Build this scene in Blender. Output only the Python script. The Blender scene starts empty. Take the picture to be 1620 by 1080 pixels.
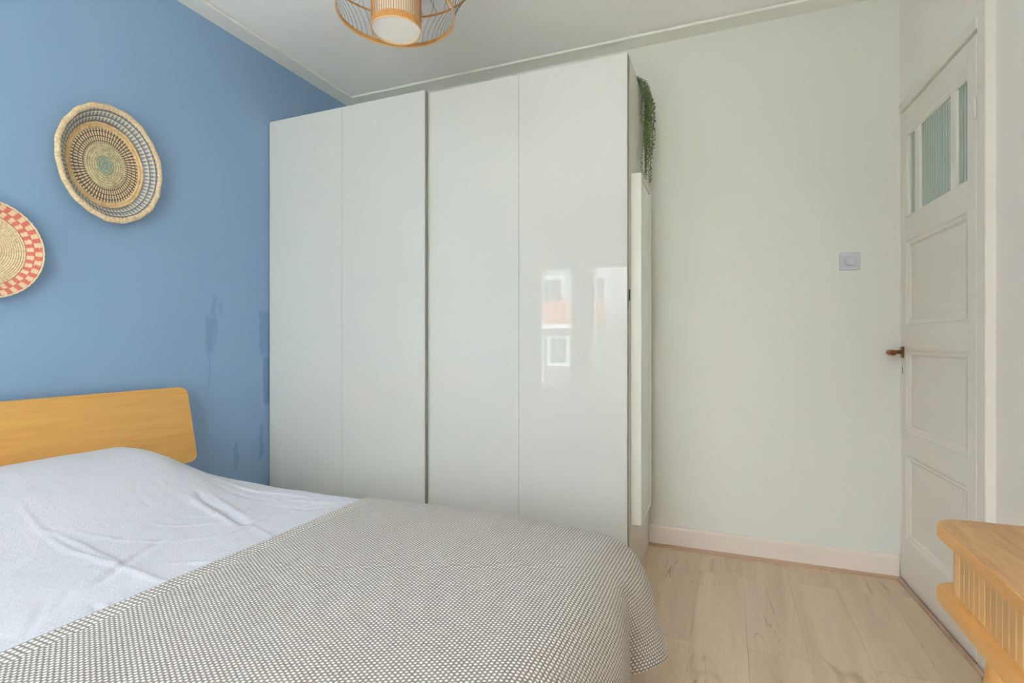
import bpy, bmesh, math, random
import numpy as np
from mathutils import Vector, Matrix
random.seed(7)
rng = np.random.default_rng(7)
PI = math.pi
scene = bpy.context.scene
COL = scene.collection

# ------------------------------------------------------------------ camera, sky, exposure
CAM_H = 1.10
YAW = math.atan(342 / 840)
cam_data = bpy.data.cameras.new('camera')
cam = bpy.data.objects.new('camera', cam_data)
COL.objects.link(cam)
cam_data.sensor_width = 36
cam_data.lens = 36 * 840 / 1620
cam_data.shift_y = 2 / 1620
cam_data.clip_start = 0.02
cam.location = (0, 0, CAM_H)
cam.rotation_euler = (PI / 2, 0, YAW)
scene.camera = cam

world = bpy.data.worlds.new('overcast_sky')
scene.world = world
world.use_nodes = True
bgn = world.node_tree.nodes['Background']
bgn.inputs[0].default_value = (0.90, 0.96, 1.0, 1)
# overcast sky: the zenith three times as bright as the horizon
_nt = world.node_tree
_tc = _nt.nodes.new('ShaderNodeTexCoord'); _sp = _nt.nodes.new('ShaderNodeSeparateXYZ')
_mx = _nt.nodes.new('ShaderNodeMath'); _mx.operation = 'MAXIMUM'; _mx.inputs[1].default_value = 0.0
_ma = _nt.nodes.new('ShaderNodeMath'); _ma.operation = 'MULTIPLY_ADD'
_ma.inputs[1].default_value = 2.2; _ma.inputs[2].default_value = 1.1
_nt.links.new(_tc.outputs['Generated'], _sp.inputs[0]); _nt.links.new(_sp.outputs[2], _mx.inputs[0])
_nt.links.new(_mx.outputs[0], _ma.inputs[0]); _nt.links.new(_ma.outputs[0], bgn.inputs[1])

def portal(name, x0, x1, z0, z1, y):
    l = bpy.data.lights.new(name, 'AREA')
    l.shape = 'RECTANGLE'
    l.size = x1 - x0
    l.size_y = z1 - z0
    l.cycles.is_portal = True
    o = bpy.data.objects.new(name, l)
    COL.objects.link(o)
    o.location = ((x0 + x1) / 2, y, (z0 + z1) / 2)
    o.rotation_euler = (PI / 2, 0, 0)     # local -Z -> +Y, into the room
    return o

scene.view_settings.view_transform = 'Standard'
scene.view_settings.look = 'None'
scene.view_settings.gamma = 1
scene.view_settings.use_curve_mapping = False
scene.view_settings.exposure = 2.55
scene.cycles.max_bounces = 14
scene.cycles.diffuse_bounces = 10
scene.cycles.glossy_bounces = 5
scene.cycles.transmission_bounces = 8
scene.cycles.sample_clamp_indirect = 6
scene.cycles.use_denoising = True

# ------------------------------------------------------------------ node helpers
def lin(c):
    return tuple(((v / 255) / 12.92 if v / 255 <= 0.04045 else ((v / 255 + 0.055) / 1.055) ** 2.4) for v in c) + (1,)

class NT:
    def __init__(s, name):
        s.m = bpy.data.materials.new(name)
        s.m.use_nodes = True
        s.t = s.m.node_tree
        s.b = s.t.nodes['Principled BSDF']
    def n(s, typ, **kw):
        x = s.t.nodes.new(typ)
        for k, v in kw.items():
            if k.startswith('i_'):
                x.inputs[k[2:].replace('_', ' ')].default_value = v
            else:
                setattr(x, k, v)
        return x
    def l(s, a, b):
        s.t.links.new(a, b)
    def math(s, op, a, b=None, c=None):
        x = s.t.nodes.new('ShaderNodeMath')
        x.operation = op
        for k, v in enumerate((a, b, c)):
            if v is None:
                continue
            if isinstance(v, (int, float)):
                x.inputs[k].default_value = v
            else:
                s.l(v, x.inputs[k])
        return x.outputs[0]
    def mix(s, f, a, b):
        x = s.t.nodes.new('ShaderNodeMix')
        x.data_type = 'RGBA'
        for k, v in ((0, f), (6, a), (7, b)):
            if isinstance(v, (int, float)):
                x.inputs[k].default_value = v
            elif isinstance(v, tuple):
                x.inputs[k].default_value = v
            else:
                s.l(v, x.inputs[k])
        return x.outputs[2]
    def pos(s):
        return s.n('ShaderNodeNewGeometry').outputs['Position']
    def xyz(s, v):
        x = s.n('ShaderNodeSeparateXYZ')
        s.l(v, x.inputs[0])
        return x.outputs
    def comb(s, a, b, c):
        x = s.n('ShaderNodeCombineXYZ')
        for k, v in enumerate((a, b, c)):
            if isinstance(v, (int, float)):
                x.inputs[k].default_value = v
            else:
                s.l(v, x.inputs[k])
        return x.outputs[0]
    def noise(s, vec, scale, detail=3, rough=0.5, distort=0.0):
        x = s.n('ShaderNodeTexNoise')
        s.l(vec, x.inputs['Vector'])
        x.inputs['Scale'].default_value = scale
        x.inputs['Detail'].default_value = detail
        x.inputs['Roughness'].default_value = rough
        x.inputs['Distortion'].default_value = distort
        return x.outputs['Fac']
    def ramp(s, f, stops):
        x = s.n('ShaderNodeValToRGB')
        s.l(f, x.inputs[0])
        e = x.color_ramp.elements
        while len(e) < len(stops):
            e.new(0.5)
        for el, (p, c) in zip(e, stops):
            el.position = p
            el.color = c
        return x.outputs[0]
    def smooth(s, v, a, b):
        x = s.n('ShaderNodeMapRange')
        x.interpolation_type = 'SMOOTHSTEP'
        s.l(v, x.inputs[0])
        x.inputs[1].default_value = a
        x.inputs[2].default_value = b
        return x.outputs[0]
    def bump(s, h, strength, dist=0.01):
        x = s.n('ShaderNodeBump')
        x.inputs['Strength'].default_value = strength
        x.inputs['Distance'].default_value = dist
        s.l(h, x.inputs['Height'])
        s.l(x.outputs[0], s.b.inputs['Normal'])
    def base(s, c):
        if isinstance(c, tuple):
            s.b.inputs['Base Color'].default_value = c
        else:
            s.l(c, s.b.inputs['Base Color'])
    def set(s, rough=0.5, spec=0.5, metal=0.0):
        s.b.inputs['Roughness'].default_value = rough
        s.b.inputs['Specular IOR Level'].default_value = spec
        s.b.inputs['Metallic'].default_value = metal
        return s.m

def paint(name, rgb, rough=0.6, spec=0.4, bump=0.12, scale=90, var=0.03):
    t = NT(name)
    p = t.pos()
    n1 = t.noise(p, 2.2, 3)
    c0 = lin(rgb)
    c1 = tuple(v * (1 - var) for v in c0[:3]) + (1,)
    t.base(t.mix(n1, c0, c1))
    t.bump(t.noise(p, scale, 4, 0.6), bump, 0.002)
    return t.set(rough, spec)

def plain(name, rgb, rough=0.5, spec=0.5, metal=0.0):
    t = NT(name)
    c0 = lin(rgb)
    t.base(t.mix(t.noise(t.pos(), 12, 2), c0, tuple(v * 0.95 for v in c0[:3]) + (1,)))
    return t.set(rough, spec, metal)

def wood(name, light, dark, axis='x', stretch=14, scale=6.0, rough=0.45, per_object=0.0, fine=1.0, rotz=0.0):
    t = NT(name)
    x, y, z = t.xyz(t.pos())
    oi = t.n('ShaderNodeObjectInfo').outputs['Random']
    off = t.math('MULTIPLY', oi, 37.0)
    k = 1.0 / stretch
    sx, sy, sz = (k, 1, 1) if axis == 'x' else ((1, k, 1) if axis == 'y' else (1, 1, k))
    v = t.comb(t.math('MULTIPLY_ADD', x, sx, off), t.math('MULTIPLY_ADD', y, sy, off), t.math('MULTIPLY', z, sz))
    a = t.noise(v, scale, 4, 0.55, 0.6)
    b = t.noise(v, scale * 14, 3, 0.6, 0.2)
    g = t.math('ADD', t.math('MULTIPLY', a, 0.62), t.math('MULTIPLY', b, 0.38 * fine))
    col = t.ramp(g, [(0.30, lin(dark)), (0.62, lin(light))])
    if per_object:
        f = t.math('MULTIPLY', oi, per_object)
        col = t.mix(f, col, lin(tuple(v * 0.86 for v in light)))
    t.base(col)
    t.bump(b, 0.15, 0.0015)
    return t.set(rough, 0.45)

# ------------------------------------------------------------------ mesh helpers
class MB:
    def __init__(s):
        s.v = []; s.f = []; s.sm = []
    def add(s, vs, fs, smooth=False):
        o = len(s.v)
        s.v += [tuple(map(float, v)) for v in vs]
        s.f += [tuple(o + i for i in f) for f in fs]
        s.sm += [smooth] * len(fs)
        return s
    def box(s, x0, x1, y0, y1, z0, z1, bev=0.0, T=None, seg=1):
        bm = bmesh.new()
        bmesh.ops.create_cube(bm, size=1)
        for v in bm.verts:
            v.co = Vector((x0 + (v.co.x + .5) * (x1 - x0), y0 + (v.co.y + .5) * (y1 - y0), z0 + (v.co.z + .5) * (z1 - z0)))
        if bev > 0:
            bmesh.ops.bevel(bm, geom=list(bm.edges), offset=bev, segments=seg, profile=0.5, affect='EDGES')
        bm.verts.index_update()
        vs = [v.co.copy() for v in bm.verts]
        if T:
            vs = [T(v) for v in vs]
        s.add(vs, [tuple(v.index for v in f.verts) for f in bm.faces])
        bm.free()
        return s
    def tube(s, pts, r, n=8, closed=False, caps=True):
        pts = [Vector(p) for p in pts]
        N = len(pts)
        rr = r if isinstance(r, (list, tuple)) else [r] * N
        rings = []
        up = None
        for i in range(N):
            a = pts[(i - 1) % N] if (closed or i > 0) else pts[i]
            b = pts[(i + 1) % N] if (closed or i < N - 1) else pts[i]
            t = (b - a).normalized()
            if up is None:
                up = Vector((0, 0, 1)) if abs(t.z) < 0.9 else Vector((1, 0, 0))
            u = (up - t * up.dot(t)).normalized()
            up = u
            w = t.cross(u)
            rings.append([pts[i] + (u * math.cos(2 * PI * k / n) + w * math.sin(2 * PI * k / n)) * rr[i] for k in range(n)])
        vs = [v for ring in rings for v in ring]
        fs = []
        for i in range(N if closed else N - 1):
            j = (i + 1) % N
            for k in range(n):
                l = (k + 1) % n
                fs.append((i * n + k, i * n + l, j * n + l, j * n + k))
        if caps and not closed:
            fs.append(tuple(range(n))[::-1])
            fs.append(tuple((N - 1) * n + k for k in range(n)))
        return s.add(vs, fs, True)
    def grid(s, P, smooth=True, closed_u=False):
        nu, nv = len(P), len(P[0])
        vs = [p for row in P for p in row]
        fs = []
        for i in range(nu if closed_u else nu - 1):
            j = (i + 1) % nu
            for k in range(nv - 1):
                fs.append((i * nv + k, j * nv + k, j * nv + k + 1, i * nv + k + 1))
        return s.add(vs, fs, smooth)
    def prism(s, poly, z0, z1, T=None, bev=0.0):
        """poly (x, y) ccw extruded from z0 to z1"""
        n = len(poly)
        bm = bmesh.new()
        lo = [bm.verts.new((x, y, z0)) for x, y in poly]
        hi = [bm.verts.new((x, y, z1)) for x, y in poly]
        bm.faces.new(lo[::-1]); bm.faces.new(hi)
        for i in range(n):
            j = (i + 1) % n
            bm.faces.new((lo[i], lo[j], hi[j], hi[i]))
        if bev > 0:
            ed = [e for e in bm.edges if len(e.link_faces) == 2 and e.calc_face_angle(0) > 1.2]
            bmesh.ops.bevel(bm, geom=ed, offset=bev, segments=2, profile=0.5, affect='EDGES')
        bm.verts.index_update()
        vs = [v.co.copy() for v in bm.verts]
        if T:
            vs = [T(v) for v in vs]
        s.add(vs, [tuple(v.index for v in f.verts) for f in bm.faces])
        bm.free()
        return s
    def build(s, name, mat, parent=None, origin=None, uv=None, kind=None):
        if parent is not None:
            o3 = Vector(parent['_o'])
        else:
            o3 = Vector(origin) if origin is not None else Vector((0, 0, 0))
        me = bpy.data.meshes.new(name)
        me.from_pydata([tuple(Vector(v) - o3) for v in s.v], [], s.f)
        me.polygons.foreach_set('use_smooth', s.sm)
        me.validate()
        me.update()
        me.materials.append(mat)
        ob = bpy.data.objects.new(name, me)
        COL.objects.link(ob)
        if parent is not None:
            ob.parent = parent
        else:
            ob.location = o3
        ob['_o'] = tuple(o3)
        if uv is not None:
            L = me.uv_layers.new(name='UVMap')
            idx = np.empty(len(me.loops), dtype=np.int32)
            me.loops.foreach_get('vertex_index', idx)
            arr = np.asarray(uv, dtype=np.float32)[idx]
            L.data.foreach_set('uv', arr.ravel())
        if kind:
            ob['kind'] = kind
        return ob

def thing(name, label, cat, loc, group=None):
    o = bpy.data.objects.new(name, None)
    COL.objects.link(o)
    o.empty_display_size = 0.05
    o.location = loc
    o['_o'] = tuple(loc)
    o['label'] = label
    o['category'] = cat
    if group:
        o['group'] = group
    return o
def tag(o, label, cat, group=None):
    o['label'] = label; o['category'] = cat
    if group:
        o['group'] = group
    return o
def struct(o):
    o['kind'] = 'structure'
    return o
def snoise(x, y, seed=0, octaves=3, f0=1.0):
    """cheap smooth 2-D noise from sums of sines"""
    r = np.random.default_rng(seed)
    out = np.zeros_like(x, dtype=float)
    for o in range(octaves):
        for _ in range(6):
            a = r.uniform(0, 2 * PI)
            f = f0 * (2 ** o) * r.uniform(0.7, 1.3)
            out += np.sin((x * math.cos(a) + y * math.sin(a)) * f + r.uniform(0, 6.28)) / (6 * 1.8 ** o)
    return out

# ------------------------------------------------------------------ dimensions
XL, YB, ZC, YF = -2.435, 2.985, 2.74, -1.30        # left wall, back wall, ceiling, window wall
SL = 0.0575                                         # the right wall runs slightly askew
_k = math.hypot(1, SL)
DX, DY = SL / _k, -1 / _k                           # along the right wall, towards the camera
NX, NY = -1 / _k, -SL / _k                          # out of the right wall, into the room
CX, CY = 0.7442, YB
def R(v):                                           # (a along wall, n out of wall, z)
    a, n, z = v
    return Vector((CX + DX * a + NX * n, CY + DY * a + NY * n, z))

# ------------------------------------------------------------------ materials
M = {}
M['wall'] = paint('warm_white_wall_paint', (224, 226, 220), 0.45, 0.4, 0.10, 60)
M['wall_r'] = paint('cool_white_wall_paint', (240, 237, 231), 0.5, 0.4, 0.10, 60)
M['ceiling'] = paint('ceiling_paint', (247, 247, 245), 0.7, 0.3, 0.06, 120)
M['cornice'] = paint('cornice_paint', (236, 236, 230), 0.6, 0.3, 0.06, 120)
M['bead'] = paint('cornice_bead_paint', (236, 236, 228), 0.5, 0.4, 0.04, 120)
M['skirt'] = paint('skirting_paint', (232, 222, 212), 0.3, 0.5, 0.10, 30)
M['doorpaint'] = paint('gloss_door_paint', (232, 228, 220), 0.13, 0.5, 0.05, 14)
M['jamb'] = paint('gloss_jamb_paint', (232, 229, 220), 0.25, 0.5, 0.05, 20)
M['lacquer'] = paint('wardrobe_high_gloss_lacquer', (208, 210, 204), 0.016, 0.5, 0.006, 2.0, 0.0)
M['carcass'] = paint('wardrobe_carcass_white', (216, 214, 204), 0.35, 0.4, 0.02, 60)
M['track'] = plain('aluminium_track', (150, 150, 138), 0.35, 0.5, 0.4)
M['whiteframe'] = paint('white_mirror_frame', (222, 222, 214), 0.3, 0.4, 0.02, 60)
M['mirror'] = plain('mirror_glass', (222, 228, 220), 0.02, 0.5, 1.0)
M['beech'] = wood('beech_veneer', (222, 172, 98), (204, 148, 74), 'y', 16, 5, 0.4, 0, 1.0)
M['beechlight'] = wood('beech_edge', (232, 196, 140), (214, 170, 108), 'y', 16, 8, 0.45)
M['oak'] = wood('oak_top', (206, 164, 112), (158, 112, 66), 'y', 9, 7, 0.42, 0.0)
M['oakv'] = wood('oak_slat', (228, 184, 124), (206, 156, 98), 'z', 18, 6, 0.45, 0.9)
M['oakedge'] = wood('oak_edge', (226, 174, 106), (200, 144, 82), 'y', 14, 10, 0.42)
M['oakleg'] = wood('oak_leg', (228, 182, 114), (204, 152, 88), 'z', 14, 14, 0.42)
M['bamboo'] = wood('bamboo', (214, 158, 92), (180, 120, 62), 'z', 6, 30, 0.4)
M['bamboolight'] = wood('bamboo_pale', (232, 200, 152), (216, 176, 120), 'z', 6, 30, 0.4)
M['wire'] = plain('dark_rib', (96, 88, 78), 0.5)
M['slatb'] = wood('bamboo_stick', (206, 152, 92), (168, 116, 66), 'z', 8, 30, 0.45)
M['brass'] = plain('aged_bronze', (150, 98, 62), 0.28, 0.5, 0.85)
M['brassplate'] = plain('brass_plate', (150, 128, 88), 0.3, 0.5, 0.8)
M['dark'] = plain('dark_gap', (40, 34, 28), 0.8)
M['gapbrown'] = plain('gap_brown', (120, 96, 70), 0.7)
M['switch'] = plain('switch_plastic', (204, 208, 217), 0.25, 0.5)
M['rosewood'] = wood('floor_edging', (194, 164, 138), (164, 130, 104), 'x', 20, 10, 0.4)
M['redwood'] = plain('red_brown_threshold', (140, 70, 50), 0.5)

# lamp diffuser
t = NT('lamp_diffuser'); t.base(lin((246, 243, 238))); M['diffuser'] = t.set(0.5, 0.4)
t.b.inputs['Transmission Weight'].default_value = 0.0
t = NT('lamp_liner'); t.base(lin((236, 226, 208))); M['liner'] = t.set(0.7, 0.3)

# blue wall, with its darker touched-up strokes
t = NT('blue_wall_paint')
p = t.pos()
x, y, z = t.xyz(p)
n1 = t.noise(p, 1.6, 3)
base = t.mix(n1, lin((142, 172, 204)), lin((135, 166, 200)))
mask = None
wob = t.math('MULTIPLY', t.math('SUBTRACT', t.noise(t.comb(0.0, y, z), 14, 3), 0.5), 0.05)
yy = t.math('ADD', y, wob)
for (y0, y1, z0, z1, k) in ((1.895, 1.935, 1.05, 1.235, .55), (1.925, 1.955, 1.09, 1.34, .4), (1.905, 1.92, .86, 1.05, .35),
                            (2.225, 2.30, 1.03, 1.28, .7), (2.25, 2.30, 0.75, 1.03, .9), (2.225, 2.25, .45, .64, .6),
                            (2.06, 2.085, .42, .575, .5), (1.975, 1.99, 1.25, 1.31, .4)):
    a = t.math('MULTIPLY', t.smooth(yy, y0 - .004, y0 + .004), t.math('SUBTRACT', 1.0, t.smooth(yy, y1 - .004, y1 + .004)))
    b = t.math('MULTIPLY', t.smooth(z, z0 - .02, z0 + .02), t.math('SUBTRACT', 1.0, t.smooth(z, z1 - .02, z1 + .02)))
    m_ = t.math('MULTIPLY', t.math('MULTIPLY', a, b), k)
    mask = m_ if mask is None else t.math('MAXIMUM', mask, m_)
t.base(t.mix(t.math('MULTIPLY', mask, 0.55), base, lin((84, 122, 172))))
t.bump(t.noise(p, 70, 4, 0.6), 0.12, 0.002)
M['blue'] = t.set(0.5, 0.35)

# laminate plank
t = NT('oak_laminate')
x, y, z = t.xyz(t.pos())
oi = t.n('ShaderNodeObjectInfo').outputs['Random']
off = t.math('MULTIPLY', oi, 61.0)
v = t.comb(t.math('ADD', x, off), t.math('MULTIPLY_ADD', y, 0.09, off), 0.0)
v2 = t.comb(t.math('ADD', x, off), t.math('MULTIPLY_ADD', y, 0.28, off), 0.0)
a = t.noise(v, 9, 4, 0.55, 1.0)
b = t.noise(v, 90, 3, 0.6, 0.3)
kn = t.noise(v2, 7, 4, 0.6, 1.2)
g = t.math('ADD', t.math('MULTIPLY', a, 0.7), t.math('MULTIPLY', b, 0.3))
col = t.ramp(g, [(0.28, lin((190, 165, 140))), (0.5, lin((212, 187, 161))), (0.7, lin((224, 201, 177)))])
knot = t.smooth(kn, 0.58, 0.74)
col = t.mix(t.math('MULTIPLY', knot, 0.8), col, lin((172, 142, 112)))
# a few fine dark cracks
cr = t.noise(t.comb(t.math('ADD', x, off), t.math('MULTIPLY_ADD', y, 0.12, off), 3.0), 5.0, 3, 0.6, 1.5)
line = t.math('SUBTRACT', 1.0, t.smooth(t.math('ABSOLUTE', t.math('SUBTRACT', cr, 0.5)), 0.0, 0.004))
gate = t.smooth(t.noise(v2, 3.0, 2), 0.54, 0.62)
col = t.mix(t.math('MULTIPLY', t.math('MULTIPLY', line, gate), 0.6), col, lin((110, 84, 62)))
col = t.mix(t.math('MULTIPLY', oi, 0.25), col, lin((198, 174, 150)))
t.base(col)
t.bump(b, 0.08, 0.001)
M['laminate'] = t.set(0.32, 0.45)

# duvet cotton with raised white dots (uv in metres)
t = NT('dotted_white_cotton')
uv = t.n('ShaderNodeUVMap').outputs[0]
u, w, _ = t.xyz(uv)
P_ = 0.0165
uu = t.math('DIVIDE', u, P_); ww = t.math('DIVIDE', w, P_)
row = t.math('FLOOR', ww)
sh = t.math('MULTIPLY', t.math('MODULO', t.math('ABSOLUTE', row), 2.0), 0.5)
fu = t.math('SUBTRACT', t.math('FRACT', t.math('ADD', uu, sh)), 0.5)
fw = t.math('SUBTRACT', t.math('FRACT', ww), 0.5)
d2 = t.math('SQRT', t.math('ADD', t.math('MULTIPLY', fu, fu), t.math('MULTIPLY', fw, fw)))
dot = t.math('SUBTRACT', 1.0, t.smooth(d2, 0.07, 0.16))
stripe = t.math('SINE', t.math('MULTIPLY', w, 2 * PI / 0.0083))
col = t.mix(t.math('MULTIPLY_ADD', stripe, 0.12, 0.5), lin((199, 202, 210)), lin((206, 208, 215)))
t.base(t.mix(dot, col, lin((232, 233, 237))))
fine = t.noise(uv, 900, 2)
wr = t.noise(t.pos(), 26, 4, 0.6, 0.8)
h = t.math('ADD', t.math('MULTIPLY', dot, 0.5), t.math('ADD', t.math('MULTIPLY', fine, 0.15), t.math('MULTIPLY', wr, 1.2)))
t.bump(h, 0.55, 0.003)
t.b.inputs['Sheen Weight'].default_value = 0.15
M['duvet'] = t.set(0.85, 0.2)

# waffle throw (uv in metres; u = distance from the head-side hem)
t = NT('waffle_weave_throw')
uv = t.n('ShaderNodeUVMap').outputs[0]
u, w, _ = t.xyz(uv)
pu, pw = 0.0084, 0.0092
uu = t.math('DIVIDE', u, pu); ww = t.math('DIVIDE', w, pw)
jit = t.noise(uv, 60, 2)
uu = t.math('ADD', uu, t.math('MULTIPLY', t.math('SUBTRACT', jit, 0.5), 0.5))
row = t.math('FLOOR', uu)
sh = t.math('MULTIPLY', t.math('MODULO', t.math('ABSOLUTE', row), 2.0), 0.5)
fu = t.math('ABSOLUTE', t.math('SUBTRACT', t.math('FRACT', uu), 0.5))
fw = t.math('ABSOLUTE', t.math('SUBTRACT', t.math('FRACT', t.math('ADD', ww, sh)), 0.5))
bu = t.math('SUBTRACT', 1.0, t.smooth(fu, 0.12, 0.5))
bw = t.math('SUBTRACT', 1.0, t.smooth(fw, 0.10, 0.5))
hb = t.math('MULTIPLY', bu, bw)
# coarser hem band, first 5 cm
cu = t.math('ABSOLUTE', t.math('SUBTRACT', t.math('FRACT', t.math('DIVIDE', u, 0.0125)), 0.5))
cw = t.math('ABSOLUTE', t.math('SUBTRACT', t.math('FRACT', t.math('DIVIDE', w, 0.0110)), 0.5))
hc = t.math('MULTIPLY', t.math('SUBTRACT', 1.0, t.smooth(cu, 0.15, 0.5)), t.math('SUBTRACT', 1.0, t.smooth(cw, 0.15, 0.5)))
edge = t.math('SUBTRACT', 1.0, t.smooth(u, 0.047, 0.052))
hh = t.math('ADD', t.math('MULTIPLY', hb, t.math('SUBTRACT', 1.0, edge)), t.math('MULTIPLY', hc, edge))
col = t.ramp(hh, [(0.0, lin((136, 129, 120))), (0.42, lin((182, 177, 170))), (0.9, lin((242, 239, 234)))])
t.base(col)
fb = t.noise(uv, 700, 2)
t.bump(t.math('ADD', hh, t.math('MULTIPLY', fb, 0.3)), 0.8, 0.003)
t.b.inputs['Sheen Weight'].default_value = 0.2
M['throw'] = t.set(0.9, 0.15)

# straw, with wound stitches (uv: u angle 0..1, v radius metres)
def straw(name, c1, c2, freq=150, pitch=0.007):
    t = NT(name)
    uv = t.n('ShaderNodeUVMap').outputs[0]
    u, w, _ = t.xyz(uv)
    vec = t.comb(t.math('MULTIPLY', u, freq), t.math('MULTIPLY', w, 60.0), 0.0)
    n = t.noise(vec, 1.0, 3, 0.7, 0.6)
    n2 = t.noise(t.pos(), 160, 2)
    f = t.math('ADD', t.math('MULTIPLY', n, .7), t.math('MULTIPLY', n2, .3))
    t.base(t.ramp(f, [(0.33, lin(c2)), (0.62, lin(c1))]))
    t.bump(f, 0.8, 0.003)
    return t.set(0.7, 0.3)
M['straw'] = straw('natural_straw', (238, 220, 186), (196, 166, 122))
M['strawwarm'] = straw('warm_straw', (230, 202, 156), (194, 154, 104), 40)
M['strawgreen'] = straw('green_and_straw', (216, 200, 160), (146, 150, 118), 26)
M['strawgreen2'] = straw('sage_green_straw', (182, 190, 168), (118, 138, 122), 60)
M['strawpale'] = straw('pale_straw', (240, 226, 198), (206, 184, 146), 120)

def spokes(name):
    t = NT(name)
    uv = t.n('ShaderNodeUVMap').outputs[0]
    u, w, _ = t.xyz(uv)
    rowf = t.math('FLOOR', t.math('DIVIDE', w, 0.018))
    ph = t.math('ADD', t.math('MULTIPLY', u, 66.0), t.math('MULTIPLY', rowf, 0.13))
    s = t.math('ABSOLUTE', t.math('SUBTRACT', t.math('FRACT', ph), 0.5))
    st = t.smooth(s, 0.15, 0.22)
    r = t.math('ABSOLUTE', t.math('SUBTRACT', t.math('FRACT', t.math('DIVIDE', w, 0.018)), 0.5))
    ln = t.smooth(r, 0.40, 0.46)
    dk = t.math('MAXIMUM', t.math('SUBTRACT', 1.0, st), ln)
    n = t.noise(t.pos(), 200, 2)
    light = t.mix(n, lin((232, 214, 180)), lin((204, 178, 136)))
    t.base(t.mix(dk, light, t.mix(n, lin((66, 58, 60)), lin((104, 92, 90)))))
    t.bump(st, 0.5, 0.002)
    return t.set(0.7, 0.3)
M['spoke'] = spokes('dark_and_straw_spokes')
def tri(name):
    t = NT(name)
    uv = t.n('ShaderNodeUVMap').outputs[0]
    u, w, _ = t.xyz(uv)
    q = t.math('DIVIDE', t.math('SUBTRACT', w, 0.158), 0.0165)
    f = t.math('FRACT', q)
    s = t.math('ABSOLUTE', t.math('SUBTRACT', t.math('FRACT', t.math('MULTIPLY', u, 74.0)), 0.5))
    m_ = t.math('GREATER_THAN', t.math('MULTIPLY', f, 0.5), s)
    r = t.math('ABSOLUTE', t.math('SUBTRACT', f, 0.5))
    ln = t.smooth(r, 0.42, 0.47)
    n = t.noise(t.pos(), 200, 2)
    c = t.mix(m_, t.mix(n, lin((112, 124, 138)), lin((134, 142, 150))), t.mix(n, lin((216, 206, 184)), lin((190, 184, 168))))
    t.base(t.mix(ln, c, lin((62, 66, 76))))
    t.bump(n, 0.5, 0.002)
    return t.set(0.7, 0.3)
M['tri'] = tri('grey_triangle_weave')
def checks(name):
    t = NT(name)
    uv = t.n('ShaderNodeUVMap').outputs[0]
    u, w, _ = t.xyz(uv)
    q = t.math('DIVIDE', t.math('SUBTRACT', w, 0.132), 0.0205)
    row = t.math('FLOOR', q)
    n = t.noise(t.comb(t.math('MULTIPLY', u, 30.0), t.math('MULTIPLY', w, 500.0), 0.0), 1.0, 2)
    uu = t.math('ADD', t.math('MULTIPLY_ADD', u, 30.0, t.math('MULTIPLY', row, 0.5)), t.math('MULTIPLY', n, 0.42))
    s = t.math('LESS_THAN', t.math('FRACT', uu), 0.5)
    c = t.mix(s, t.mix(n, lin((232, 210, 176)), lin((212, 186, 148))), t.mix(n, lin((200, 88, 80)), lin((222, 140, 120))))
    f = t.math('ABSOLUTE', t.math('SUBTRACT', t.math('FRACT', q), 0.5))
    c = t.mix(t.math('MULTIPLY', t.smooth(f, 0.40, 0.46), 0.7), c, lin((200, 84, 74)))
    t.base(c)
    t.bump(t.noise(t.comb(t.math('MULTIPLY', u, 40.0), t.math('MULTIPLY', w, 700.0), 0.0), 1.0, 2), 0.7, 0.002)
    return t.set(0.7, 0.3)
M['checks'] = checks('red_check_weave')

# reeded glass in the door
t = NT('reeded_glass')
t.base(lin((176, 186, 176)))
t.b.inputs['Transmission Weight'].default_value = 0.35
t.b.inputs['IOR'].default_value = 1.45
M['reeded'] = t.set(0.18, 0.5)
t = NT('window_glass')
t.base((1, 1, 1, 1))
t.b.inputs['Transmission Weight'].default_value = 1.0
t.b.inputs['IOR'].default_value = 1.0
M['pane'] = t.set(0.0, 0.0)

t = NT('bead_leaf')
oi = t.n('ShaderNodeObjectInfo').outputs['Random']
n = t.noise(t.pos(), 60, 2)
c = t.ramp(t.math('ADD', t.math('MULTIPLY', oi, .5), t.math('MULTIPLY', n, .5)), [(0.2, lin((70, 96, 66))), (0.5, lin((112, 136, 90))), (0.8, lin((150, 160, 96)))])
t.base(c)
M['leaf'] = t.set(0.45, 0.4)
M['stem'] = plain('plant_stem', (104, 112, 60), 0.6)
M['pot'] = plain('white_pot', (225, 225, 220), 0.4)
M['mattress'] = plain('mattress_ticking', (225, 225, 226), 0.9)
M['brick'] = plain('pale_render_far', (190, 192, 196), 0.8)
M['rooftile'] = plain('red_roof_tiles', (176, 96, 84), 0.8)
M['farwhite'] = plain('far_white_trim', (240, 240, 240), 0.6)
M['farglass'] = plain('far_dark_glass', (110, 116, 120), 0.2)
M['farwall'] = plain('far_grey_wall', (140, 140, 132), 0.8)
M['bounce_ground'] = plain('far_bounce_ground', (200, 198, 190), 0.9)  # unseen ground, made pale to bounce sky light up to the ceiling
M['foliage'] = plain('far_foliage', (104, 118, 92), 0.9)

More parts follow.
